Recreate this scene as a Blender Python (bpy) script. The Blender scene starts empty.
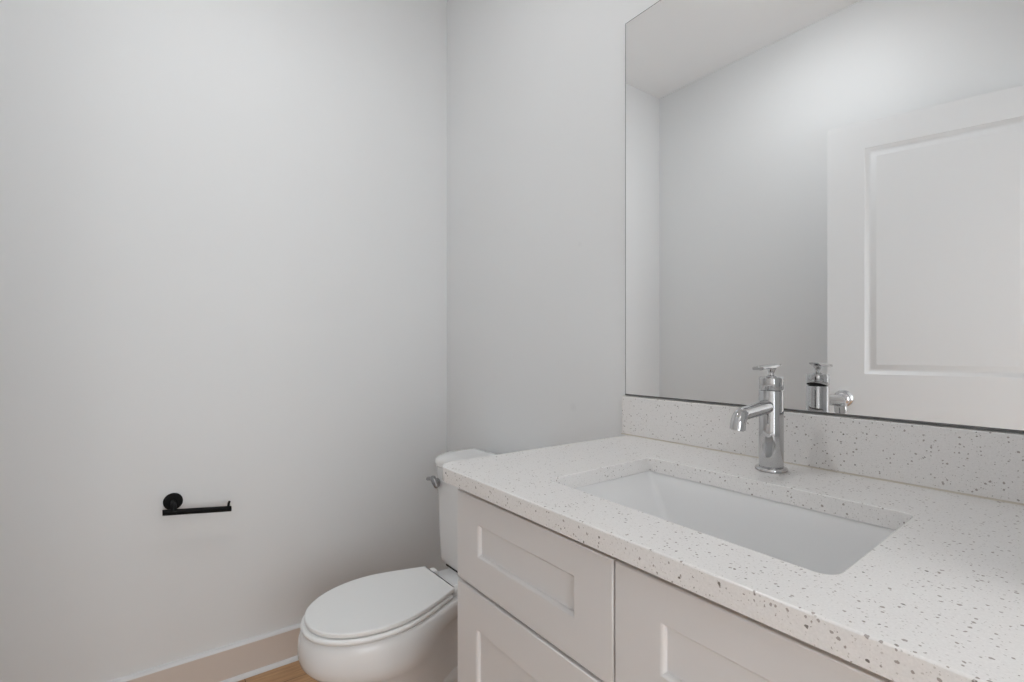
import bpy, bmesh, math
from mathutils import Vector, Matrix

scene = bpy.context.scene
C = scene.collection
R = math.radians
PI = math.pi

# ------------------------------------------------------------------ camera
cam_data = bpy.data.cameras.new('camera')
cam = bpy.data.objects.new('camera', cam_data)
C.objects.link(cam)
cam_data.sensor_width = 36.0
cam_data.lens = 500.35 / 1024 * 36.0
cam_data.shift_y = 8.39 / 1024
cam_data.clip_start = 0.01
YAW = 36.12                       # forward = (-cos, sin)
cam.location = (2.002, -1.097, 1.159)
cam.rotation_euler = (R(90), 0, R(90 - YAW))
scene.camera = cam

# ------------------------------------------------------------------ world and exposure
world = bpy.data.worlds.new('world')
scene.world = world
world.use_nodes = True
world.node_tree.nodes['Background'].inputs[0].default_value = (0.95, 0.97, 1.0, 1)
world.node_tree.nodes['Background'].inputs[1].default_value = 0.5
scene.view_settings.view_transform = 'Standard'
scene.view_settings.look = 'None'
scene.view_settings.gamma = 1.0
scene.view_settings.use_curve_mapping = False
scene.view_settings.exposure = 0.0
scene.cycles.diffuse_bounces = 8
scene.cycles.max_bounces = 14

ROOM_LAMP = 226.0                  # emission of the ceiling lamp's diffuser
HALL_FILL = 2.0                   # emission of the fill lamp added in the unseen hall

HALL_PANE_FILL = 3.65                 # emission of the fill pane added opposite the doorway

# ------------------------------------------------------------------ materials
def new_mat(name):
    m = bpy.data.materials.new(name)
    m.use_nodes = True
    nt = m.node_tree
    return m, nt, nt.nodes['Principled BSDF']

def lk(nt, a, b):
    nt.links.new(a, b)

def plain(name, col, rough=0.5, metal=0.0, ior=1.5, bump=0.0, bscale=300.0, coat=0.0):
    m, nt, b = new_mat(name)
    b.inputs['Base Color'].default_value = (*col, 1)
    b.inputs['Roughness'].default_value = rough
    b.inputs['Metallic'].default_value = metal
    b.inputs['IOR'].default_value = ior
    b.inputs['Coat Weight'].default_value = coat
    tc = nt.nodes.new('ShaderNodeTexCoord')
    nz = nt.nodes.new('ShaderNodeTexNoise')
    nz.inputs['Scale'].default_value = bscale
    nz.inputs['Detail'].default_value = 3
    lk(nt, tc.outputs['Object'], nz.inputs['Vector'])
    if bump > 0:
        bp = nt.nodes.new('ShaderNodeBump')
        bp.inputs['Strength'].default_value = bump
        bp.inputs['Distance'].default_value = 0.001
        lk(nt, nz.outputs['Fac'], bp.inputs['Height'])
        lk(nt, bp.outputs['Normal'], b.inputs['Normal'])
    else:
        mr = nt.nodes.new('ShaderNodeMapRange')
        mr.inputs['To Min'].default_value = max(0, rough - 0.015)
        mr.inputs['To Max'].default_value = rough + 0.015
        lk(nt, nz.outputs['Fac'], mr.inputs['Value'])
        lk(nt, mr.outputs['Result'], b.inputs['Roughness'])
    return m

def emit(name, col, s):
    m, nt, b = new_mat(name)
    b.inputs['Base Color'].default_value = (*col, 1)
    b.inputs['Emission Color'].default_value = (*col, 1)
    b.inputs['Emission Strength'].default_value = s
    return m

def quartz():
    m, nt, b = new_mat('speckled_quartz')
    b.inputs['Roughness'].default_value = 0.22
    b.inputs['IOR'].default_value = 1.5
    tc = nt.nodes.new('ShaderNodeTexCoord')
    wob = nt.nodes.new('ShaderNodeTexNoise')
    wob.inputs['Scale'].default_value = 260
    wob.inputs['Detail'].default_value = 2
    lk(nt, tc.outputs['Object'], wob.inputs['Vector'])
    mx = nt.nodes.new('ShaderNodeVectorMath'); mx.operation = 'MULTIPLY_ADD'
    lk(nt, wob.outputs['Color'], mx.inputs[0])
    mx.inputs[1].default_value = (0.0035, 0.0035, 0.0035)
    lk(nt, tc.outputs['Object'], mx.inputs[2])

    def chips(scale, lo, hi, power):
        v = nt.nodes.new('ShaderNodeTexVoronoi')
        v.inputs['Scale'].default_value = scale
        v.inputs['Randomness'].default_value = 1
        lk(nt, mx.outputs[0], v.inputs['Vector'])
        sp = nt.nodes.new('ShaderNodeSeparateColor')
        lk(nt, v.outputs['Color'], sp.inputs[0])
        pw = nt.nodes.new('ShaderNodeMath'); pw.operation = 'POWER'
        lk(nt, sp.outputs[0], pw.inputs[0]); pw.inputs[1].default_value = power
        rad = nt.nodes.new('ShaderNodeMapRange')
        rad.inputs['To Min'].default_value = lo; rad.inputs['To Max'].default_value = hi
        lk(nt, pw.outputs[0], rad.inputs['Value'])
        su = nt.nodes.new('ShaderNodeMath'); su.operation = 'SUBTRACT'
        lk(nt, rad.outputs['Result'], su.inputs[0]); lk(nt, v.outputs['Distance'], su.inputs[1])
        ed = nt.nodes.new('ShaderNodeMapRange')
        ed.inputs['From Min'].default_value = 0.0; ed.inputs['From Max'].default_value = 0.05
        lk(nt, su.outputs[0], ed.inputs['Value'])
        return ed.outputs['Result'], sp

    def mix(fac, a, bcol, fac_scale=1.0):
        n = nt.nodes.new('ShaderNodeMix'); n.data_type = 'RGBA'
        f = nt.nodes.new('ShaderNodeMath'); f.operation = 'MULTIPLY'
        lk(nt, fac, f.inputs[0]); f.inputs[1].default_value = fac_scale
        lk(nt, f.outputs[0], n.inputs[0])
        if hasattr(a, 'links') or hasattr(a, 'is_output'): lk(nt, a, n.inputs[6])
        else: n.inputs[6].default_value = (*a, 1)
        if hasattr(bcol, 'is_output'): lk(nt, bcol, n.inputs[7])
        else: n.inputs[7].default_value = (*bcol, 1)
        return n.outputs[2]

    base = nt.nodes.new('ShaderNodeTexNoise')
    base.inputs['Scale'].default_value = 420; base.inputs['Detail'].default_value = 2
    lk(nt, tc.outputs['Object'], base.inputs['Vector'])
    br = nt.nodes.new('ShaderNodeValToRGB')
    br.color_ramp.elements[0].position = 0.3; br.color_ramp.elements[0].color = (*QB0, 1)
    br.color_ramp.elements[1].position = 0.7; br.color_ramp.elements[1].color = (*QB1, 1)
    lk(nt, base.outputs['Fac'], br.inputs[0])
    f1, s1 = chips(380, -0.5, 0.40, 1.0)           # fine pale-grey grains
    c = mix(f1, br.outputs[0], (0.48, 0.45, 0.42), 0.6)
    f2, s2 = chips(190, -0.55, 0.38, 1.0)           # small brown-grey chips
    c = mix(f2, c, (0.30, 0.26, 0.235), 0.8)
    f3, s3 = chips(105, -0.62, 0.23, 1.0)            # larger dark chips
    tone = nt.nodes.new('ShaderNodeValToRGB')
    tone.color_ramp.elements[0].color = (0.13, 0.115, 0.10, 1)
    tone.color_ramp.elements[1].color = (0.40, 0.36, 0.33, 1)
    lk(nt, s3.outputs[1], tone.inputs[0])
    c = mix(f3, c, tone.outputs[0], 0.95)
    f4, s4 = chips(100, -0.6, 0.3, 1.0)             # white glassy chips
    c = mix(f4, c, (0.86, 0.85, 0.84), 0.35)
    lk(nt, c, b.inputs['Base Color'])
    return m

def oak():
    m, nt, b = new_mat('oak_planks')
    b.inputs['Roughness'].default_value = 0.35
    tc = nt.nodes.new('ShaderNodeTexCoord')
    mp = nt.nodes.new('ShaderNodeMapping')
    mp.inputs['Rotation'].default_value = (0, 0, R(90))
    lk(nt, tc.outputs['Object'], mp.inputs['Vector'])
    br = nt.nodes.new('ShaderNodeTexBrick')
    br.offset = 0.37
    br.inputs['Scale'].default_value = 1.0
    br.inputs['Brick Width'].default_value = 1.3
    br.inputs['Row Height'].default_value = 0.125
    br.inputs['Mortar Size'].default_value = 0.0012
    br.inputs['Color1'].default_value = (0.60, 0.365, 0.195, 1)
    br.inputs['Color2'].default_value = (0.51, 0.305, 0.16, 1)
    br.inputs['Mortar'].default_value = (0.14, 0.075, 0.035, 1)
    lk(nt, mp.outputs[0], br.inputs['Vector'])
    m2 = nt.nodes.new('ShaderNodeMapping')
    m2.inputs['Scale'].default_value = (3, 45, 3)
    lk(nt, mp.outputs[0], m2.inputs['Vector'])
    gr = nt.nodes.new('ShaderNodeTexNoise')
    gr.inputs['Scale'].default_value = 2.2; gr.inputs['Detail'].default_value = 6
    gr.inputs['Distortion'].default_value = 0.8
    lk(nt, m2.outputs[0], gr.inputs['Vector'])
    ra = nt.nodes.new('ShaderNodeValToRGB')
    ra.color_ramp.elements[0].position = 0.3; ra.color_ramp.elements[0].color = (0.72, 0.68, 0.64, 1)
    ra.color_ramp.elements[1].position = 0.7; ra.color_ramp.elements[1].color = (1.05, 1.04, 1.02, 1)
    lk(nt, gr.outputs['Fac'], ra.inputs[0])
    mu = nt.nodes.new('ShaderNodeMix'); mu.data_type = 'RGBA'; mu.blend_type = 'MULTIPLY'
    mu.inputs[0].default_value = 1
    lk(nt, br.outputs['Color'], mu.inputs[6]); lk(nt, ra.outputs[0], mu.inputs[7])
    lk(nt, mu.outputs[2], b.inputs['Base Color'])
    return m

def wall_paint(name, col, scuffs=()):
    m, nt, b = new_mat(name)
    b.inputs['Roughness'].default_value = 0.55
    tc = nt.nodes.new('ShaderNodeTexCoord')
    nz = nt.nodes.new('ShaderNodeTexNoise')
    nz.inputs['Scale'].default_value = 260; nz.inputs['Detail'].default_value = 4
    lk(nt, tc.outputs['Object'], nz.inputs['Vector'])
    bp = nt.nodes.new('ShaderNodeBump')
    bp.inputs['Strength'].default_value = 0.06; bp.inputs['Distance'].default_value = 0.001
    lk(nt, nz.outputs['Fac'], bp.inputs['Height']); lk(nt, bp.outputs['Normal'], b.inputs['Normal'])
    out = None
    big = nt.nodes.new('ShaderNodeTexNoise')
    big.inputs['Scale'].default_value = 1.7; big.inputs['Detail'].default_value = 2
    lk(nt, tc.outputs['Object'], big.inputs['Vector'])
    ra = nt.nodes.new('ShaderNodeValToRGB')
    ra.color_ramp.elements[0].color = (*[c * 0.985 for c in col], 1)
    ra.color_ramp.elements[1].color = (*[min(1, c * 1.015) for c in col], 1)
    lk(nt, big.outputs['Fac'], ra.inputs[0])
    out = ra.outputs[0]
    for (p, r, k) in scuffs:                       # faint rubbed marks on the paint
        di = nt.nodes.new('ShaderNodeVectorMath'); di.operation = 'DISTANCE'
        lk(nt, tc.outputs['Object'], di.inputs[0]); di.inputs[1].default_value = p
        mr = nt.nodes.new('ShaderNodeMapRange')
        mr.inputs['From Min'].default_value = r; mr.inputs['From Max'].default_value = r * 0.3
        mr.inputs['To Min'].default_value = 0; mr.inputs['To Max'].default_value = k
        lk(nt, di.outputs['Value'], mr.inputs['Value'])
        mul = nt.nodes.new('ShaderNodeMath'); mul.operation = 'MULTIPLY'
        lk(nt, mr.outputs['Result'], mul.inputs[0]); lk(nt, nz.outputs['Fac'], mul.inputs[1])
        mi = nt.nodes.new('ShaderNodeMix'); mi.data_type = 'RGBA'
        lk(nt, mul.outputs[0], mi.inputs[0]); lk(nt, out, mi.inputs[6])
        mi.inputs[7].default_value = (*[c * 0.6 for c in col], 1)
        out = mi.outputs[2]
    lk(nt, out, b.inputs['Base Color'])
    return m

QB0 = (0.775, 0.757, 0.743)
QB1 = (0.835, 0.817, 0.803)
M = {}
M['wall'] = wall_paint('pale_grey_wall_paint', (0.79, 0.797, 0.80),
                       scuffs=[((0.829, 0, 0.975), 0.018, 0.22), ((0.86, 0, 1.489), 0.012, 0.16)])
M['ceil'] = wall_paint('ceiling_paint', (0.93, 0.93, 0.93))
M['trim'] = plain('trim_paint_with_bounce', (0.68, 0.60, 0.54), 0.2)  # white trim with the floor's warm bounce tinted into its colour
M['door'] = plain('white_door_paint', (0.74, 0.745, 0.75), 0.38)
M['cab'] = plain('white_cabinet_lacquer', (0.74, 0.725, 0.72), 0.32)
M['dark'] = plain('gap_shade_dark', (0.10, 0.09, 0.085), 0.7)  # dark colour standing in for shade behind the cabinet fronts
M['porc'] = plain('white_porcelain', (0.84, 0.84, 0.84), 0.15, ior=1.5)
M['basin'] = plain('basin_porcelain', (0.80, 0.80, 0.80), 0.08, ior=1.52, coat=0.2)
M['seat'] = plain('white_seat_plastic', (0.90, 0.905, 0.90), 0.3)
M['chrome'] = plain('polished_chrome', (0.56, 0.56, 0.565), 0.05, 1.0)
M['satin'] = plain('brushed_chrome', (0.62, 0.62, 0.63), 0.18, 1.0)
M['handle'] = plain('flush_handle_chrome', (0.36, 0.36, 0.365), 0.12, 1.0)
M['black'] = plain('matt_black_metal', (0.003, 0.003, 0.003), 0.6, 0.0, 1.3)
M['mirror'] = plain('silvered_glass', (0.965, 0.968, 0.968), 0.015, 1.0)
M['medge'] = plain('mirror_edge_metal', (0.17, 0.17, 0.17), 0.35, 0.6)
M['caulk'] = plain('beige_caulk', (0.55, 0.50, 0.43), 0.5)
M['quartz'] = quartz()
M['oak'] = oak()
M['lamp'] = emit('lamp_diffuser', (0.955, 0.98, 1.0), ROOM_LAMP)
M['hallfill'] = emit('hall_fill_diffuser', (1.0, 0.97, 0.94), HALL_FILL)  # added fill lamp, out of view
M['fill_glow'] = emit('fill_pane', (0.93, 0.97, 1.0), HALL_PANE_FILL)  # added glow, filling the room through the doorway
M['rubber'] = plain('dark_rubber', (0.01, 0.01, 0.01), 0.7)
# silvered glass wants no roughness texture
_b = M['mirror'].node_tree.nodes['Principled BSDF']
for l in list(_b.inputs['Roughness'].links): M['mirror'].node_tree.links.remove(l)
_b.inputs['Roughness'].default_value = 0.0

# ------------------------------------------------------------------ helpers
def root_matrix(o):
    m = Matrix.Identity(4)
    while o is not None:
        m = (Matrix.Translation(o.location) @ o.rotation_euler.to_matrix().to_4x4()) @ m
        o = o.parent
    return m

def obj(name, bm, mat, parent=None, world=True, flat=False, smooth_all=False, origin=None):
    """Link a bmesh as one mesh object; world=True: verts are in world space."""
    bmesh.ops.remove_doubles(bm, verts=bm.verts, dist=1e-6)
    bmesh.ops.recalc_face_normals(bm, faces=bm.faces)
    o = bpy.data.objects.new(name, None if False else bpy.data.meshes.new(name))
    if parent is not None and world:
        bm.transform(root_matrix(parent).inverted())
    if origin is not None:
        bm.transform(Matrix.Translation(-Vector(origin)))
        o.location = origin
    for f in bm.faces:
        n = f.normal
        f.smooth = not flat and (smooth_all or max(abs(n.x), abs(n.y), abs(n.z)) < 0.9995)
    bm.to_mesh(o.data); bm.free()
    if not flat:
        keep = [p.use_smooth for p in o.data.polygons]
        o.data.set_sharp_from_angle(angle=R(50))
        o.data.polygons.foreach_set('use_smooth', keep)
    o.data.materials.append(mat)
    C.objects.link(o)
    if parent is not None: o.parent = parent
    return o

def thing(name, label, cat, loc=(0, 0, 0), rotz=0.0, group=None):
    o = bpy.data.objects.new(name, None)
    o.empty_display_size = 0.1
    C.objects.link(o)
    o.location = loc; o.rotation_euler = (0, 0, rotz)
    o['label'] = label; o['category'] = cat
    if group: o['group'] = group
    return o

def tag(o, label, cat, group=None):
    o['label'] = label; o['category'] = cat
    if group: o['group'] = group
    return o

def struct(o, label=None):
    o['kind'] = 'structure'
    if label: o['label'] = label
    return o

def box(bm, x0, x1, y0, y1, z0, z1, bev=0.0, seg=2):
    r = bmesh.ops.create_cube(bm, size=1.0)
    vs = r['verts']
    for v in vs:
        v.co = Vector((x0 if v.co.x < 0 else x1, y0 if v.co.y < 0 else y1, z0 if v.co.z < 0 else z1))
    if bev > 0:
        es = list({e for v in vs for e in v.link_edges})
        bmesh.ops.bevel(bm, geom=es, offset=bev, segments=seg, profile=0.5, affect='EDGES')
    return bm

def newbox(*a, **k):
    return box(bmesh.new(), *a, **k)

def loft(bm, loops, cap0=True, cap1=True, closed=True):
    """Skin a list of equal-length vertex loops."""
    rows = [[bm.verts.new(p) for p in L] for L in loops]
    n = len(rows[0])
    for a, b in zip(rows[:-1], rows[1:]):
        for i in range(n if closed else n - 1):
            j = (i + 1) % n
            bm.faces.new((a[i], a[j], b[j], b[i]))
    if cap0: bm.faces.new(rows[0][::-1])
    if cap1: bm.faces.new(rows[-1])
    return rows

def lathe(bm, prof, c=(0, 0, 0), axis='z', n=48):
    """prof: list of (radius, height)."""
    loops = []
    for r, h in prof:
        L = []
        for k in range(n):
            t = 2 * PI * k / n
            a, b = r * math.cos(t), r * math.sin(t)
            if axis == 'z': p = (c[0] + a, c[1] + b, c[2] + h)
            elif axis == 'x': p = (c[0] + h, c[1] + a, c[2] + b)
            else: p = (c[0] + a, c[1] + h, c[2] + b)
            L.append(p)
        loops.append(L)
    return loft(bm, loops)

def tube(bm, pts, radii, n=24):
    """A capped tube with mitred rings along a path."""
    P = [Vector(p) for p in pts]
    if not hasattr(radii, '__len__'): radii = [radii] * len(P)
    loops = []
    up = None
    for i, p in enumerate(P):
        d = (P[min(i + 1, len(P) - 1)] - P[max(i - 1, 0)]).normalized()
        if up is None:
            up = Vector((0, 0, 1)) if abs(d.z) < 0.9 else Vector((1, 0, 0))
        s = d.cross(up).normalized(); u = s.cross(d).normalized(); up = u
        r = radii[i]
        loops.append([p + s * (r * math.cos(2 * PI * k / n)) + u * (r * math.sin(2 * PI * k / n)) for k in range(n)])
    return loft(bm, loops)

def rrect(x0, x1, y0, y1, r, z, inset=0.0, n=6):
    """Rounded rectangle; r is one radius or four (x0y0, x1y0, x1y1, x0y1)."""
    if not hasattr(r, '__len__'): r = [r] * 4
    out = []
    cs = [(x0, y0, 180, 1, 1), (x1, y0, 270, -1, 1), (x1, y1, 0, -1, -1), (x0, y1, 90, 1, -1)]
    for (cx, cy, a0, sx, sy), rr in zip(cs, r):
        ox, oy = cx + sx * rr, cy + sy * rr
        q = max(rr - inset, 0.0001)
        if rr - inset < 0.0001:
            ox, oy = cx + sx * (inset + 0.0001), cy + sy * (inset + 0.0001)
        for k in range(n + 1):
            t = R(a0 + 90 * k / n)
            out.append((ox + q * math.cos(t), oy + q * math.sin(t), z))
    return out

def rect_front(bm, x0, x1, z0, z1, prof, yfront, yback, cap=True):
    """A front in the XZ plane facing -Y; prof = list of (inset, depth behind the front)."""
    L = []
    for i, dpt in [(0.0, yback - yfront)] + prof:
        y = yfront + dpt
        L.append([(x0 + i, y, z0 + i), (x1 - i, y, z0 + i), (x1 - i, y, z1 - i), (x0 + i, y, z1 - i)])
    return loft(bm, L, cap0=True, cap1=cap)

# ------------------------------------------------------------------ dimensions (metres)
XE = 1.955          # inner face of the east wall
WS = -1.528         # inner face of the south wall
CEIL = 2.74
DY0, DY1, DH = -1.430, -0.42, 2.125   # doorway in the east wall, made extra wide to spread the fill light
TE = 0.12           # east wall thickness
HX, HY0, HY1 = 3.7, -2.4, 0.5         # hall beyond the doorway

# ------------------------------------------------------------------ setting
bm = newbox(-0.12, XE + TE, WS - 0.12, 0.12, -0.12, 0.0)
struct(obj('floor', bm, M['oak'], flat=True))
bm = newbox(-0.12, XE + TE, WS - 0.12, 0.12, CEIL, CEIL + 0.12)
struct(obj('ceiling', bm, M['ceil'], flat=True))
struct(obj('wall_west', newbox(-0.12, 0, WS, 0, 0, CEIL), M['wall'], flat=True))
struct(obj('wall_north', newbox(-0.12, XE + TE, 0, 0.12, 0, CEIL), M['wall'], flat=True))
struct(obj('wall_south', newbox(-0.12, XE + TE, WS - 0.12, WS, 0, CEIL), M['wall'], flat=True))
bm = bmesh.new()
box(bm, XE, XE + TE, WS, DY0 - 0.02, 0, CEIL)
box(bm, 1.815, XE, WS, DY0 - 0.02, 0, CEIL)
box(bm, XE, XE + TE, DY1 + 0.02, 0, 0, CEIL)
box(bm, XE, XE + TE, DY0 - 0.02, DY1 + 0.02, DH + 0.02, CEIL)
struct(obj('wall_east', bm, M['wall'], flat=True))
# door jamb lining the opening
bm = bmesh.new()
box(bm, XE - 0.004, XE + TE + 0.004, DY0 - 0.02, DY0, 0, DH)
box(bm, XE - 0.004, XE + TE + 0.004, DY1, DY1 + 0.02, 0, DH)
box(bm, XE - 0.004, XE + TE + 0.004, DY0 - 0.02, DY1 + 0.02, DH, DH + 0.02)
struct(obj('trim_1', bm, M['door'], flat=True))
# hall
struct(obj('floor_hall', newbox(XE + TE, HX, HY0, HY1, -0.12, 0.0), M['oak'], flat=True))
struct(obj('ceiling_hall', newbox(XE + TE, HX, HY0, HY1, CEIL, CEIL + 0.12), M['ceil'], flat=True))
WY0, WY1, WZ0, WZ1 = -2.0, 0.1, 0.35, 2.05           # opening for the added fill pane
bm = bmesh.new()
box(bm, HX, HX + 0.12, HY0, WY0, 0, CEIL); box(bm, HX, HX + 0.12, WY1, HY1, 0, CEIL)
box(bm, HX, HX + 0.12, WY0, WY1, 0, WZ0); box(bm, HX, HX + 0.12, WY0, WY1, WZ1, CEIL)
struct(obj('wall_hall_east', bm, M['wall'], flat=True))
fill_win = struct(obj('fill_pane_1', newbox(HX + 0.07, HX + 0.075, WY0, WY1, WZ0, WZ1), M['fill_glow'], flat=True))  # glowing pane added out of view as soft fill
bm = bmesh.new()
wm = (WY0 + WY1) / 2
box(bm, HX + 0.03, HX + 0.065, WY0, WY0 + 0.05, WZ0, WZ1); box(bm, HX + 0.03, HX + 0.065, WY1 - 0.05, WY1, WZ0, WZ1)
box(bm, HX + 0.03, HX + 0.065, wm - 0.04, wm + 0.04, WZ0, WZ1)
box(bm, HX + 0.03, HX + 0.065, WY0, WY1, WZ0, WZ0 + 0.05); box(bm, HX + 0.03, HX + 0.065, WY0, WY1, WZ1 - 0.05, WZ1)
obj('fill_pane_frame', bm, M['door'], fill_win, flat=True)
struct(obj('wall_hall_north', newbox(XE + TE, HX, HY1, HY1 + 0.12, 0, CEIL), M['wall'], flat=True))
struct(obj('wall_hall_south', newbox(XE + TE, HX, HY0 - 0.12, HY0, 0, CEIL), M['wall'], flat=True))
bm = bmesh.new()
box(bm, XE + 0.06, XE + TE, HY0, WS - 0.12, 0, CEIL)
box(bm, XE + 0.06, XE + TE, 0.12, HY1, 0, CEIL)
struct(obj('wall_hall_west', bm, M['wall'], flat=True))

# baseboards with a quarter-round shoe
def baseboard(name, p0, p1, nrm):
    """profile extruded from p0 to p1 along a wall; nrm points into the room."""
    prof = [(0, 0), (0.015, 0), (0.015, 0.114), (0, 0.114)]
    a, b, n = Vector((*p0, 0)), Vector((*p1, 0)), Vector((*nrm, 0))
    bm = bmesh.new()
    loft(bm, [[a + n * q + Vector((0, 0, h)) for q, h in prof], [b + n * q + Vector((0, 0, h)) for q, h in prof]])
    o = struct(obj(name, bm, M['trim']))
    cp = [(0, 0.114), (0.015, 0.114), (0.0146, 0.1165), (0.0125, 0.120), (0.008, 0.1225), (0, 0.1235)]
    bm = bmesh.new()
    loft(bm, [[a + n * q + Vector((0, 0, h)) for q, h in cp], [b + n * q + Vector((0, 0, h)) for q, h in cp]])
    obj('lit_top_edge', bm, M['door'], o)  # paler than the face: light caught on top, put in by colour
    sh = [(0.015, 0), (0.0265, 0), (0.0265, 0.003), (0.0255, 0.007), (0.0230, 0.0105), (0.0195, 0.0130), (0.015, 0.014)]
    bm = bmesh.new()
    loft(bm, [[a + n * q + Vector((0, 0, h)) for q, h in sh], [b + n * q + Vector((0, 0, h)) for q, h in sh]])
    obj('shoe_molding', bm, M['door'], o)
    return o
baseboard('baseboard_west', (0, WS), (0, 0), (1, 0))
baseboard('baseboard_north', (0.0285, 0), (1.10, 0), (0, -1))
baseboard('baseboard_south', (0.0285, WS), (1.815, WS), (0, 1))

# ------------------------------------------------------------------ door leaf, open into the room (seen in the mirror)
DW, DT, DZ0, DZ1 = 0.762, 0.030, 0.008, 2.108
def door_face(bm, side):
    y = 0.0 if side < 0 else DT
    s = 1 if side < 0 else -1                 # into the slab
    st = 0.132
    xs = (st, DW - st)
    panels = [(0.235, 0.842), (1.056, 1.998)]
    def q(x0, x1, z0, z1):
        vs = [bm.verts.new(p) for p in ((x0, y, z0), (x1, y, z0), (x1, y, z1), (x0, y, z1))]
        bm.faces.new(vs)
    q(0, st, DZ0, DZ1); q(DW - st, DW, DZ0, DZ1)
    zs = [DZ0, panels[0][0], panels[0][1], panels[1][0], panels[1][1], DZ1]
    q(xs[0], xs[1], zs[0], zs[1]); q(xs[0], xs[1], zs[2], zs[3]); q(xs[0], xs[1], zs[4], zs[5])
    for z0, z1 in panels:
        L = []
        for i, d_ in [(0, 0), (0.003, 0.003), (0.015, 0.0105), (0.021, 0.0105), (0.040, 0.003), (0.0405, 0.003)]:
            yy = y + s * d_
            L.append([(xs[0] + i, yy, z0 + i), (xs[1] - i, yy, z0 + i), (xs[1] - i, yy, z1 - i), (xs[0] + i, yy, z1 - i)])
        loft(bm, L, cap0=False)
bm = bmesh.new()
door_face(bm, -1); door_face(bm, 1)
for x0, x1, z0, z1 in ((0, 0, DZ0, DZ1), (DW, DW, DZ0, DZ1)):
    bm.faces.new([bm.verts.new(p) for p in ((x0, 0, z0), (x0, DT, z0), (x0, DT, z1), (x0, 0, z1))])
for z in (DZ0, DZ1):
    bm.faces.new([bm.verts.new(p) for p in ((0, 0, z), (DW, 0, z), (DW, DT, z), (0, DT, z))])
# local x runs from the latch edge to the hinge; the face with local y = DT looks at the mirror
door = thing('door_1', 'white two-panel door standing ajar, seen in the mirror', 'door', (0, 0, 0))
door['kind'] = 'structure'
th = R(-15.5)
lat = Vector((1.056, -1.298, 0))
nrm = Vector((math.sin(-th), math.cos(th), 0))
door.location = lat - Vector((-math.sin(th), math.cos(th), 0)) * DT
door.rotation_euler = (0, 0, th)
obj('door_leaf', bm, M['door'], door, world=False)
def knob(side):
    bm = bmesh.new()
    y0 = DT if side > 0 else 0.0
    pr = [(0.036, 0.0), (0.036, 0.003), (0.033, 0.006), (0.016, 0.008), (0.0125, 0.011), (0.0125, 0.019),
          (0.018, 0.023), (0.026, 0.029), (0.0285, 0.036), (0.0275, 0.043), (0.022, 0.049), (0.010, 0.0515), (0.0005, 0.052)]
    lathe(bm, [(r, side * h) for r, h in pr], (0.058, y0, 0.950), 'y', 40)
    return obj('door_knob', bm, M['satin'], door, world=False)
knob(1); knob(-1)
for z in (0.25, 1.05, 1.85):
    bm = bmesh.new()
    lathe(bm, [(0.006, -0.045), (0.006, 0.045)], (DW + 0.004, DT + 0.004, z), 'z', 16)
    obj('hinge', bm, M['satin'], door, world=False)

# ------------------------------------------------------------------ vanity cabinet
VX0, VX1, VF = 1.102, 1.925, -0.580          # left side, right side, face of the fronts
ZC, TH = 0.922, 0.029                        # top of counter, thickness
VB = VF + 0.020                              # back of the fronts
van = thing('vanity_cabinet', 'white shaker vanity cabinet under the speckled quartz worktop', 'cabinet', (1.51, -0.28, 0))
bm = bmesh.new()
zt = ZC - TH
# open-topped box of panels so the basin hangs free inside
box(bm, VX0, VX0 + 0.018, VB, -0.001, 0.0, zt)
box(bm, VX1 - 0.018, VX1, VB, -0.001, 0.0, zt)
box(bm, VX0 + 0.018, VX1 - 0.018, -0.013, -0.001, 0.10, zt)
box(bm, VX0 + 0.018, VX1 - 0.018, VB, -0.013, 0.10, 0.118)
obj('carcass', bm, M['cab'], van, flat=True)
bm = bmesh.new()                              # dark board painting shade into the joints and under the worktop
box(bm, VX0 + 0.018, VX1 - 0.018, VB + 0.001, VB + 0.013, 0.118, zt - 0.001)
obj('gap_shade', bm, M['dark'], van, flat=True)
obj('toe_kick', newbox(VX0 + 0.018, VX1 - 0.018, VB + 0.05, VB + 0.066, 0.0, 0.10), M['cab'], van, flat=True)

def shaker(name, x0, x1, z0, z1, st, zi0, zi1):
    """frame with a recessed panel; st = stile width, zi0..zi1 = the panel's opening"""
    bm = bmesh.new()
    e = 0.0022
    O = [(0.0, VB), (0.0, VF + e), (0.0006, VF + 0.0006), (e, VF)]
    L = [[(x0 + i, y, z0 + i), (x1 - i, y, z0 + i), (x1 - i, y, z1 - i), (x0 + i, y, z1 - i)] for i, y in O]
    def op(i, y): return [(x0 + st + i, y, zi0 + i), (x1 - st - i, y, zi0 + i), (x1 - st - i, y, zi1 - i), (x0 + st + i, y, zi1 - i)]
    L += [op(0, VF), op(0.0008, VF + 0.0003), op(0.0042, VF + 0.0040), op(0.0050, VF + 0.0078), op(0.0050, VF + 0.0110)]
    loft(bm, L, cap1=False)
    fr = obj(name, bm, M['cab'], van)
    bm = bmesh.new()
    x0i, x1i, a, b_ = x0 + st + 0.0045, x1 - st - 0.0045, zi0 + 0.0045, zi1 - 0.0045
    box(bm, x0i, x1i, VF + 0.0078, VF + 0.0145, a, b_)
    obj('panel', bm, M['cab'], fr, flat=True)
    return fr
XS = 1.530
dx0, dx1 = VX0, XS - 0.0018
shaker('drawer', dx0, dx1, 0.693, 0.8700, 0.076, 0.756, 0.820)
shaker('drawer', dx0, dx1, 0.402, 0.6865, 0.072, 0.474, 0.616)
shaker('drawer', dx0, dx1, 0.112, 0.3955, 0.072, 0.184, 0.326)
shaker('false_front', XS + 0.0018, VX1, 0.693, 0.8700, 0.075, 0.752, 0.819)
shaker('door', XS + 0.0018, VX1, 0.112, 0.6865, 0.075, 0.187, 0.614)

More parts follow.
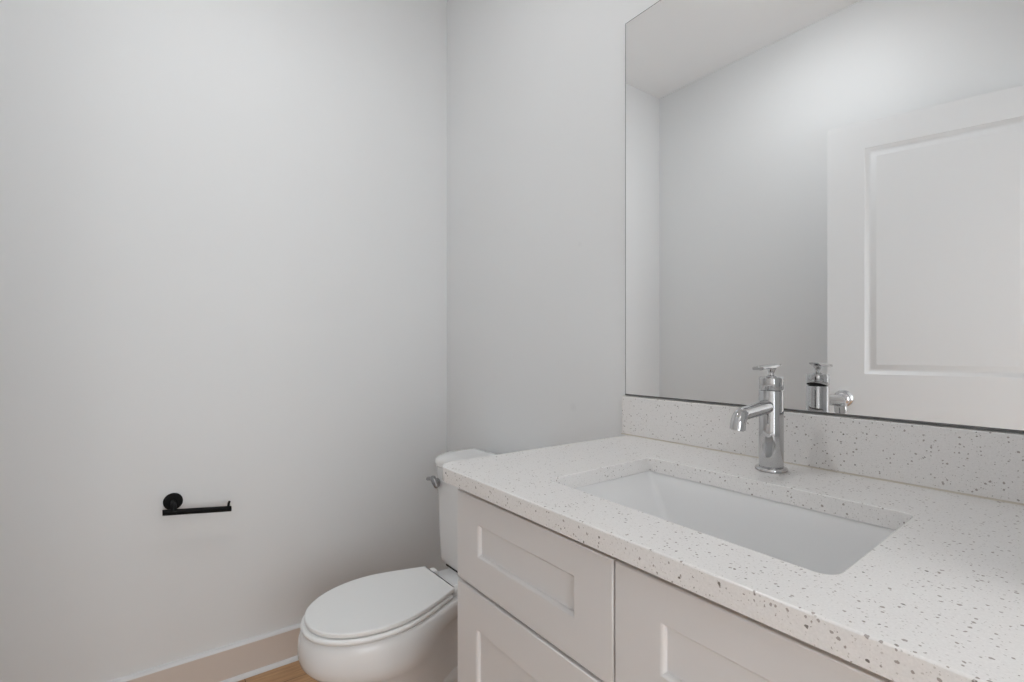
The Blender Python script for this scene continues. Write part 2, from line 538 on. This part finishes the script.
# ------------------------------------------------------------------ worktop with the basin cut-out
KX0, KX1, KY0, KY1 = 1.070, 1.945, -0.615, -0.001
HXa, HXb, HYa, HYb = 1.297, 1.766, -0.505, -0.208
top = thing('worktop', 'white speckled quartz worktop with a rectangular basin cut-out', 'countertop', (1.5, -0.3, ZC - TH))
bm = bmesh.new()
RO = [0.042, 0.004, 0.001, 0.001]
RH = [0.010, 0.020, 0.014, 0.009]
def arc_levels(r, ztop, zbot):
    lv = [(r * (1 - math.cos(R(90 - a))), 0) for a in ()]
    out = []
    for a in (0, 30, 60, 90):                 # top arris, from the top face to the side
        out.append((r * (1 - math.sin(R(a))), ztop - r * (1 - math.cos(R(a)))))
    out.append((0.0, zbot + 0.001)); out.append((0.001, zbot))
    return out
r0 = 0.0022
outer = [rrect(KX0, KX1, KY0, KY1, RO, z, inset=i) for i, z in arc_levels(r0, ZC, ZC - TH)]
def askew(L):
    out = []
    for x, y, z in L:
        u, v = (x - HXa) / (HXb - HXa), (y - HYa) / (HYb - HYa)
        out.append((x + (1 - v) * ((1 - u) * 0.006 + u * 0.014) - v * 0.003, y - (1 - v) * u * 0.016, z))
    return out
inner = [askew(rrect(HXa, HXb, HYa, HYb, [q for q in RH], z, inset=-i)) for i, z in arc_levels(0.0016, ZC, ZC - TH)]
ro = loft(bm, outer, False, False)
ri = loft(bm, inner, False, False)
for k in (0, -1):
    es = []
    for row in (ro[k], ri[k]):
        n = len(row)
        for i in range(n):
            e = bm.edges.get((row[i], row[(i + 1) % n]))
            es.append(e)
    bmesh.ops.triangle_fill(bm, edges=es, use_beauty=True, normal=(0, 0, 1 if k == 0 else -1))
obj('slab', bm, M['quartz'], top)

# upstand against the wall
BX0, BX1, BZ = 1.049, 1.945, 1.0285
bs = thing('backsplash', 'low speckled quartz upstand standing behind the tap, under the mirror', 'backsplash', (1.5, -0.01, ZC))
bm = newbox(BX0, BX1, -0.020, -0.001, ZC, BZ, bev=0.0012, seg=2)
obj('upstand', bm, M['quartz'], bs)
bm = bmesh.new()                              # bead of caulk along its foot and up its left end
cl = [(0.0, 0.0), (-0.0032, 0.0), (-0.0022, 0.0012), (-0.001, 0.0020), (0.0, 0.0026)]
loft(bm, [[(x, -0.0201 + q, ZC + h) for q, h in cl] for x in (BX0 - 0.0005, BX1)])
loft(bm, [[(BX0 - 0.0002, -0.019, z), (BX0 - 0.0035, -0.0012, z), (BX0 - 0.0002, -0.0012, z)] for z in (ZC + 0.0005, BZ - 0.002)])
obj('caulk_bead', bm, M['caulk'], bs)

# ------------------------------------------------------------------ undermount basin
sink = thing('basin', 'white rectangular undermount basin set below the worktop cut-out', 'sink', (1.537, -0.356, 0.74))
bm = bmesh.new()
z0 = ZC - TH - 0.0005
SX0, SX1, SY0, SY1 = HXa - 0.003, HXb + 0.003, HYa - 0.003, HYb + 0.003
LV = [(-0.020, -0.020, 0.012, 0.03), (-0.020, -0.020, 0.001, 0.03), (-0.019, -0.019, 0.0, 0.03), (0.000, 0.000, 0.0, 0.012),
      (0.004, 0.002, 0.006, 0.012), (0.030, 0.007, 0.050, 0.014), (0.056, 0.012, 0.096, 0.018), (0.063, 0.016, 0.108, 0.022),
      (0.075, 0.026, 0.120, 0.030), (0.096, 0.045, 0.129, 0.036), (0.135, 0.080, 0.134, 0.036), (0.190, 0.112, 0.137, 0.020)]
def cornered(ix, iy, dz, rad):
    return askew(rrect(SX0 + ix, SX1 - ix, SY0 + iy, SY1 - iy, rad, z0 - dz, 0.0, 8))
rows = loft(bm, [cornered(*q) for q in LV], False, True)
# outside of the shell
OL = [(-0.020, -0.020, 0.012, 0.03), (-0.006, -0.006, 0.020, 0.03), (0.022, 0.000, 0.060, 0.03), (0.050, 0.004, 0.110, 0.03), (0.070, 0.020, 0.140, 0.04), (0.110, 0.050, 0.150, 0.04)]
loft(bm, [cornered(*q) for q in OL], False, True)
obj('bowl', bm, M['basin'], sink, smooth_all=True)
bm = bmesh.new()
lathe(bm, [(0.030, 0.0), (0.030, 0.003), (0.026, 0.0045), (0.020, 0.003), (0.019, 0.005), (0.012, 0.0075), (0.0005, 0.008)], ((SX0 + SX1) / 2, (SY0 + SY1) / 2, z0 - 0.1375), 'z', 40)
obj('drain', bm, M['chrome'], sink)

# ------------------------------------------------------------------ tap
FX, FY = 1.509, -0.108
tap = thing('basin_tap', 'chrome single-lever tap standing on the worktop behind the basin', 'faucet', (FX, FY, ZC))
bm = bmesh.new()
lathe(bm, [(0.0275, 0.0), (0.0290, 0.0012), (0.0290, 0.0055), (0.0278, 0.0072), (0.0235, 0.0078), (0.0225, 0.0078)], (0, 0, 0.0), 'z', 64)
obj('base_ring', bm, M['chrome'], tap, world=False)
bm = bmesh.new()
lathe(bm, [(0.0215, 0.0065), (0.0221, 0.009), (0.0221, 0.1555), (0.0217, 0.1568), (0.0175, 0.1572), (0.0165, 0.1572)], (0, 0, 0), 'z', 64)
obj('body', bm, M['chrome'], tap, world=False)
# turning cap: its lower rim is cut a little high at the back, leaving a dark slot
bm = bmesh.new()
n = 64
LO = []
for r, h in [(0.0165, None), (0.0215, None), (0.0221, 0.0008), (0.0221, 0.180), (0.0216, 0.1822), (0.0200, 0.1832)]:
    L = []
    for k in range(n):
        t = 2 * PI * k / n
        back = max(0.0, math.sin(t))          # +Y is the back of the tap
        zb = 0.1577 + 0.0075 * back ** 1.2
        z = zb if h is None else (zb + h if h < 0.01 else h)
        L.append((r * math.cos(t), r * math.sin(t), z))
    LO.append(L)
loft(bm, LO, False, True)
obj('cap', bm, M['chrome'], tap, world=False)
bm = bmesh.new()
lathe(bm, [(0.0170, 0.1570), (0.0170, 0.1670)], (0, 0, 0), 'z', 48)
obj('cap_seal', bm, M['rubber'], tap, world=False)
# lever: neck and a flat paddle pointing to the front
bm = bmesh.new()
lathe(bm, [(0.0095, 0.1830), (0.0095, 0.1845), (0.0060, 0.1860), (0.0052, 0.1890), (0.0060, 0.1935), (0.0085, 0.1985), (0.0092, 0.2000), (0.0092, 0.2015)], (0, 0, 0), 'z', 32)
lever = obj('lever', bm, M['chrome'], tap, world=False)
bm = bmesh.new()
LO = []
S = [(0.0215, 0.0085, 0, 0.2075, 0.0018), (0.0205, 0.0098, 0, 0.2082, 0.0024), (0.010, 0.0102, 0, 0.2080, 0.006), (-0.002, 0.0102, 0, 0.2074, 0.0080),
     (-0.015, 0.0100, 0, 0.2066, 0.0070), (-0.030, 0.0098, 0, 0.2054, 0.0052), (-0.045, 0.0096, 0, 0.2042, 0.0056), (-0.0535, 0.0092, 0, 0.2036, 0.0062), (-0.055, 0.0082, 0, 0.2028, 0.0046)]
for y, hw, _, zt_, thk in S:
    zl = zt_ - thk
    e = min(0.0015, thk * 0.4)
    L = [(-hw, y, zl + e), (-hw + e, y, zl), (hw - e, y, zl), (hw, y, zl + e), (hw, y, zt_ - e), (hw - e, y, zt_), (-hw + e, y, zt_), (-hw, y, zt_ - e)]
    LO.append(L)
loft(bm, LO)
obj('paddle', bm, M['chrome'], lever, world=False)
# spout
bm = bmesh.new()
path = [(0, y, 0.1268 + (y + 0.010) * 0.09) for y in (-0.010, -0.024, -0.050, -0.075, -0.101)]
py, pz, hd, rb = path[-1][1], path[-1][2], R(5), 0.021
for k in range(10):                            # bend down to the outlet
    st_ = R(72) / 10
    hd += st_
    py -= rb * st_ * math.cos(hd - st_ / 2); pz -= rb * st_ * math.sin(hd - st_ / 2)
    path.append((0, py, pz))
for q in (0.007, 0.012):
    path.append((0, py - q * math.cos(hd), pz - q * math.sin(hd)))
rad = [0.0140, 0.0138, 0.0130, 0.0126, 0.0125] + [0.0125 + 0.0008 * i / 10 for i in range(10)] + [0.0134, 0.0132]
tube(bm, path, rad, 32)
sp = obj('spout', bm, M['chrome'], tap, world=False, smooth_all=True)
bm = bmesh.new()
e1 = Vector(path[-1]); dn = (e1 - Vector(path[-2])).normalized()
tube(bm, [e1 - dn * 0.001, e1 + dn * 0.0018], 0.0104, 24)
obj('aerator', bm, M['satin'], sp, world=False)

# ------------------------------------------------------------------ mirror
MX0, MX1, MZ0, MZ1 = 1.050, 1.930, 1.0300, 2.078
mir = thing('wall_mirror', 'large frameless wall mirror above the backsplash, reflecting the door', 'mirror', (1.49, 0, MZ0))
bm = newbox(MX0 + 0.0012, MX1 - 0.0012, -0.0062, -0.0010, MZ0 + 0.0038, MZ1 - 0.0012)
obj('mirror_glass', bm, M['mirror'], mir, flat=True)
bm = bmesh.new()
box(bm, MX0, MX1, -0.0075, -0.0005, MZ0, MZ0 + 0.0040)
box(bm, MX0, MX0 + 0.0014, -0.0064, -0.0005, MZ0 + 0.0040, MZ1)
box(bm, MX1 - 0.0014, MX1, -0.0064, -0.0005, MZ0 + 0.0040, MZ1)
box(bm, MX0, MX1, -0.0064, -0.0005, MZ1 - 0.0014, MZ1)
obj('edge_channel', bm, M['medge'], mir, flat=True)

# ------------------------------------------------------------------ toilet paper holder
tp = thing('toilet_paper_holder', 'matt black open-arm toilet paper holder on the left wall', 'toilet paper holder', (0, -1.027, 0.656))
bm = bmesh.new()
lathe(bm, [(0.0265, 0.0), (0.0275, 0.001), (0.0275, 0.0075), (0.0262, 0.0095), (0.024, 0.010)], (0, 0, 0), 'x', 48)
obj('rosette', bm, M['black'], tp, world=False)
bm = bmesh.new()
tube(bm, [(0.008, 0, 0), (0.045, 0, 0), (0.052, 0, -0.002), (0.056, 0, -0.007), (0.057, 0, -0.014), (0.057, 0, -0.022)], 0.0082, 20)
obj('post', bm, M['black'], tp, world=False, smooth_all=True)
bm = bmesh.new()
def yloop(y, r): return [(0.057 + r * math.cos(2 * PI * k / 24), y, -0.0215 - 0.115 * y + r * math.sin(2 * PI * k / 24)) for k in range(24)]
loft(bm, [yloop(-0.030, 0.0084), yloop(-0.029, 0.0094), yloop(0.162, 0.0094), yloop(0.163, 0.0084)])
bar = obj('bar', bm, M['black'], tp, world=False)
bm = bmesh.new()
tube(bm, [(0.057, 0.154, -0.036), (0.057, 0.1550, -0.022), (0.057, 0.1575, -0.0145), (0.057, 0.158, -0.0135)], [0.0040, 0.0040, 0.0038, 0.0028], 16)
obj('stop_peg', bm, M['black'], bar, world=False)

# ------------------------------------------------------------------ toilet
TX = 0.525
toi = thing('toilet', 'white two-piece toilet with the lid down, between the wall and the vanity', 'toilet', (TX, -0.02, 0), R(1.5))
# local: x to the right, y towards the wall (0 = back of the tank), z up
def smooth(t):
    t = max(0.0, min(1.0, t))
    return t * t * (3 - 2 * t)
def egg(hw, wb, yb, yn, ym, yf, z, k=0.5):
    """closed outline: back of half width wb from yb to yn, widening to hw at ym, rounded front at yf"""
    right = [(wb, yb)]
    for i in range(1, 5): right.append((wb, yb + (yn - yb) * i / 5))
    for i in range(0, 14):
        t = i / 14
        x = wb + (hw - wb) * ((1 - k) * smooth(t) + k * math.sin(t * PI / 2))
        right.append((x, yn + (ym - yn) * t))
    for i in range(0, 25):
        a = i / 24 * PI / 2
        right.append((hw * max(0.0, math.cos(a)) ** 0.94, ym + (yf - ym) * math.sin(a)))
    return [(x, y, z) for x, y in right] + [(-x, y, z) for x, y in right[-2::-1]]
N = 72
def inset_loop(L, d):
    """shrink an outline (closed list of points) by d along its normals"""
    out = []
    n = len(L)
    for i in range(n):
        a, b_, c = Vector(L[i - 1]), Vector(L[i]), Vector(L[(i + 1) % n])
        e1, e2 = (b_ - a), (c - b_)
        n1 = Vector((e1.y, -e1.x, 0)).normalized(); n2 = Vector((e2.y, -e2.x, 0)).normalized()
        m_ = (n1 + n2)
        m_ = m_.normalized() if m_.length > 1e-6 else n1
        k = min(1.6, 1 / max(0.3, m_.dot(n1)))
        out.append(b_ + m_ * d * k)
    return out
def slab(bm, outline, z0_, z1_, r, crown=0.0):
    L0 = [(p[0], p[1], 0) for p in outline]
    # orientation: want the inset to move inwards
    ar = sum(L0[i - 1][0] * L0[i][1] - L0[i][0] * L0[i - 1][1] for i in range(len(L0)))
    sg = -1 if ar > 0 else 1
    def lev(ins, z): return [(p[0], p[1], z) for p in inset_loop(L0, sg * ins)] if ins else [(p[0], p[1], z) for p in L0]
    lv = [(r, z0_), (r * 0.3, z0_ + r * 0.3), (0, z0_ + r), (0, z1_ - r)]
    for a in (30, 60, 90): lv.append((r * (1 - math.cos(R(a))), z1_ - r * (1 - math.sin(R(a)))))
    rows = [lev(i, z) for i, z in lv]
    if crown:
        cx = sum(p[0] for p in L0) / len(L0); cy = sum(p[1] for p in L0) / len(L0)
        for q, h in ((0.8, 0.7), (0.5, 1.0)):
            rows.append([(cx + (p[0] - cx) * q, cy + (p[1] - cy) * q, z1_ + crown * h) for p in rows[len(lv) - 1]])
    loft(bm, rows)
# bowl and pedestal
bm = bmesh.new()
Zr = 0.379
secs = [  # z, widest half width, back half width, back y, widest y, front y
    (0.000, 0.112, 0.100, -0.085, -0.46, -0.600),
    (0.012, 0.114, 0.102, -0.083, -0.46, -0.604),
    (0.030, 0.108, 0.096, -0.088, -0.46, -0.596),
    (0.090, 0.098, 0.080, -0.095, -0.46, -0.585),
    (0.150, 0.108, 0.070, -0.095, -0.47, -0.606),
    (0.200, 0.120, 0.064, -0.090, -0.48, -0.632),
    (0.235, 0.136, 0.062, -0.080, -0.49, -0.668),
    (0.258, 0.155, 0.062, -0.066, -0.50, -0.697),
    (0.276, 0.166, 0.064, -0.052, -0.51, -0.724),
    (0.293, 0.172, 0.070, -0.042, -0.51, -0.738),
    (0.312, 0.1745, 0.082, -0.036, -0.51, -0.743),
    (0.332, 0.1745, 0.100, -0.034, -0.51, -0.743),
    (0.354, 0.173, 0.108, -0.030, -0.51, -0.741),
    (0.368, 0.169, 0.108, -0.030, -0.51, -0.736),
    (0.376, 0.165, 0.106, -0.032, -0.51, -0.731),
    (Zr, 0.160, 0.102, -0.036, -0.51, -0.725)]
loft(bm, [[(x - 0.045 * min(0, y + 0.30), y, z) for x, y, z in egg(hw, wb, yb, -0.27, ym, yf, z)] for z, hw, wb, yb, ym, yf in secs])
bowl = obj('bowl', bm, M['porc'], toi, world=False, smooth_all=True)
# trapway bulge along both flanks
for s in (-1, 1):
    bm = bmesh.new()
    path = [(s * 0.050, -0.480, 0.060), (s * 0.060, -0.410, 0.085), (s * 0.060, -0.330, 0.110), (s * 0.056, -0.250, 0.120), (s * 0.054, -0.185, 0.110), (s * 0.056, -0.140, 0.085), (s * 0.054, -0.120, 0.040)]
    tube(bm, path, [0.026, 0.032, 0.033, 0.033, 0.032, 0.030, 0.028], 20)
    obj('trapway', bm, M['porc'], bowl, world=False, smooth_all=True)
# seat ring and lid
SY = -0.300
def turned(L, k=0.06):                        # the loose seat sits slightly askew on its hinges
    return [(x - k * (y - SY), y, z) for x, y, z in L]
bm = bmesh.new()
slab(bm, turned(egg(0.167, 0.106, SY - 0.012, SY - 0.014, -0.52, -0.737, 0, 0.75)), Zr + 0.003, Zr + 0.0180, 0.006)
obj('seat', bm, M['seat'], toi, world=False)
bm = bmesh.new()
slab(bm, turned(egg(0.162, 0.100, SY, SY - 0.002, -0.52, -0.727, 0, 0.75)), Zr + 0.0205, Zr + 0.0345, 0.004)
obj('lid', bm, M['seat'], toi, world=False)
for s in (-1, 1):
    bm = newbox(s * 0.078 - 0.016, s * 0.078 + 0.016, SY - 0.004, SY + 0.030, Zr, Zr + 0.026, bev=0.006, seg=3)
    obj('hinge_cover', bm, M['seat'], toi, world=False)
# tank, tapering towards its foot, and its lid
def trect(hw, yb, yf, r, z): return rrect(-hw, hw, yf, yb, r, z, 0.0, 8)
bm = bmesh.new()
tk = [(0.3840, 0.198, -0.022, -0.198, 0.045), (0.388, 0.206, -0.016, -0.203, 0.045), (0.404, 0.208, -0.014, -0.204, 0.042), (0.50, 0.215, -0.010, -0.205, 0.040),
      (0.60, 0.222, -0.006, -0.204, 0.038), (0.70, 0.228, -0.004, -0.208, 0.036), (0.728, 0.229, -0.004, -0.208, 0.036)]
loft(bm, [trect(hw, yb, yf, [0.06, 0.06, 0.02, 0.02], z) for z, hw, yb, yf, r in tk])
obj('tank', bm, M['porc'], toi, world=False, smooth_all=True)
bm = bmesh.new()
lidl = [(0.7285, 0.232, 0), (0.730, 0.240, 1), (0.734, 0.2425, 1), (0.746, 0.2425, 1), (0.755, 0.2395, 1), (0.763, 0.2310, 1), (0.7685, 0.2160, 1), (0.7715, 0.190, 1)]
loft(bm, [rrect(-hw, hw, -0.2165 + (0.2425 - hw), 0.004 - (0.2425 - hw), [0.080, 0.080, 0.02, 0.02], z, 0.0, 8) for z, hw, _ in lidl])
obj('tank_lid', bm, M['porc'], toi, world=False)
# flush handle at the left of the tank's face
bm = bmesh.new()
lathe(bm, [(0.0135, 0.0), (0.0150, -0.002), (0.0150, -0.008), (0.0125, -0.012), (0.008, -0.014)], (-0.170, -0.2085, 0.673), 'y', 28)
fh = obj('flush_handle', bm, M['handle'], toi, world=False)
bm = bmesh.new()
tube(bm, [(-0.150, -0.2225, 0.6590), (-0.152, -0.2235, 0.6620), (-0.168, -0.2250, 0.6770), (-0.182, -0.2270, 0.6885), (-0.186, -0.2270, 0.6910)], [0.006, 0.0105, 0.0125, 0.0110, 0.006], 20)
tube(bm, [(-0.180, -0.2280, 0.6860), (-0.196, -0.2300, 0.6830), (-0.210, -0.2310, 0.6800), (-0.217, -0.2310, 0.6785)], [0.0070, 0.0075, 0.0070, 0.0030], 16)
obj('lever_arm', bm, M['handle'], fh, world=False, smooth_all=True)
# gasket between tank and bowl
bm = newbox(-0.13, 0.13, -0.201, -0.035, Zr - 0.0005, 0.3850, bev=0.001)
obj('tank_gasket', bm, M['rubber'], toi, world=False)

# ------------------------------------------------------------------ lamps
def ceiling_lamp(name, label, x, y, rad, mat):
    t = thing(name, label, 'ceiling light', (x, y, CEIL))
    bm = bmesh.new()
    lathe(bm, [(rad + 0.014, 0.0), (rad + 0.014, -0.012), (rad + 0.010, -0.017), (rad, -0.018), (rad, -0.004)], (0, 0, 0), 'z', 48)
    obj('trim_ring', bm, M['door'], t, world=False)
    bm = bmesh.new()
    lathe(bm, [(rad - 0.001, -0.006), (rad - 0.001, -0.018), (rad * 0.93, -0.022), (rad * 0.75, -0.026), (rad * 0.45, -0.029), (0.001, -0.030)], (0, 0, 0), 'z', 48)
    obj('diffuser', bm, mat, t, world=False, smooth_all=True)
    return t
ceiling_lamp('ceiling_light', 'round white flush ceiling light glowing above the bathroom', 0.97, -0.88, 0.050, M['lamp'])
ceiling_lamp('ceiling_light', 'large round fill light added in the unseen hall outside the doorway', 2.95, -0.95, 0.22, M['hallfill'])
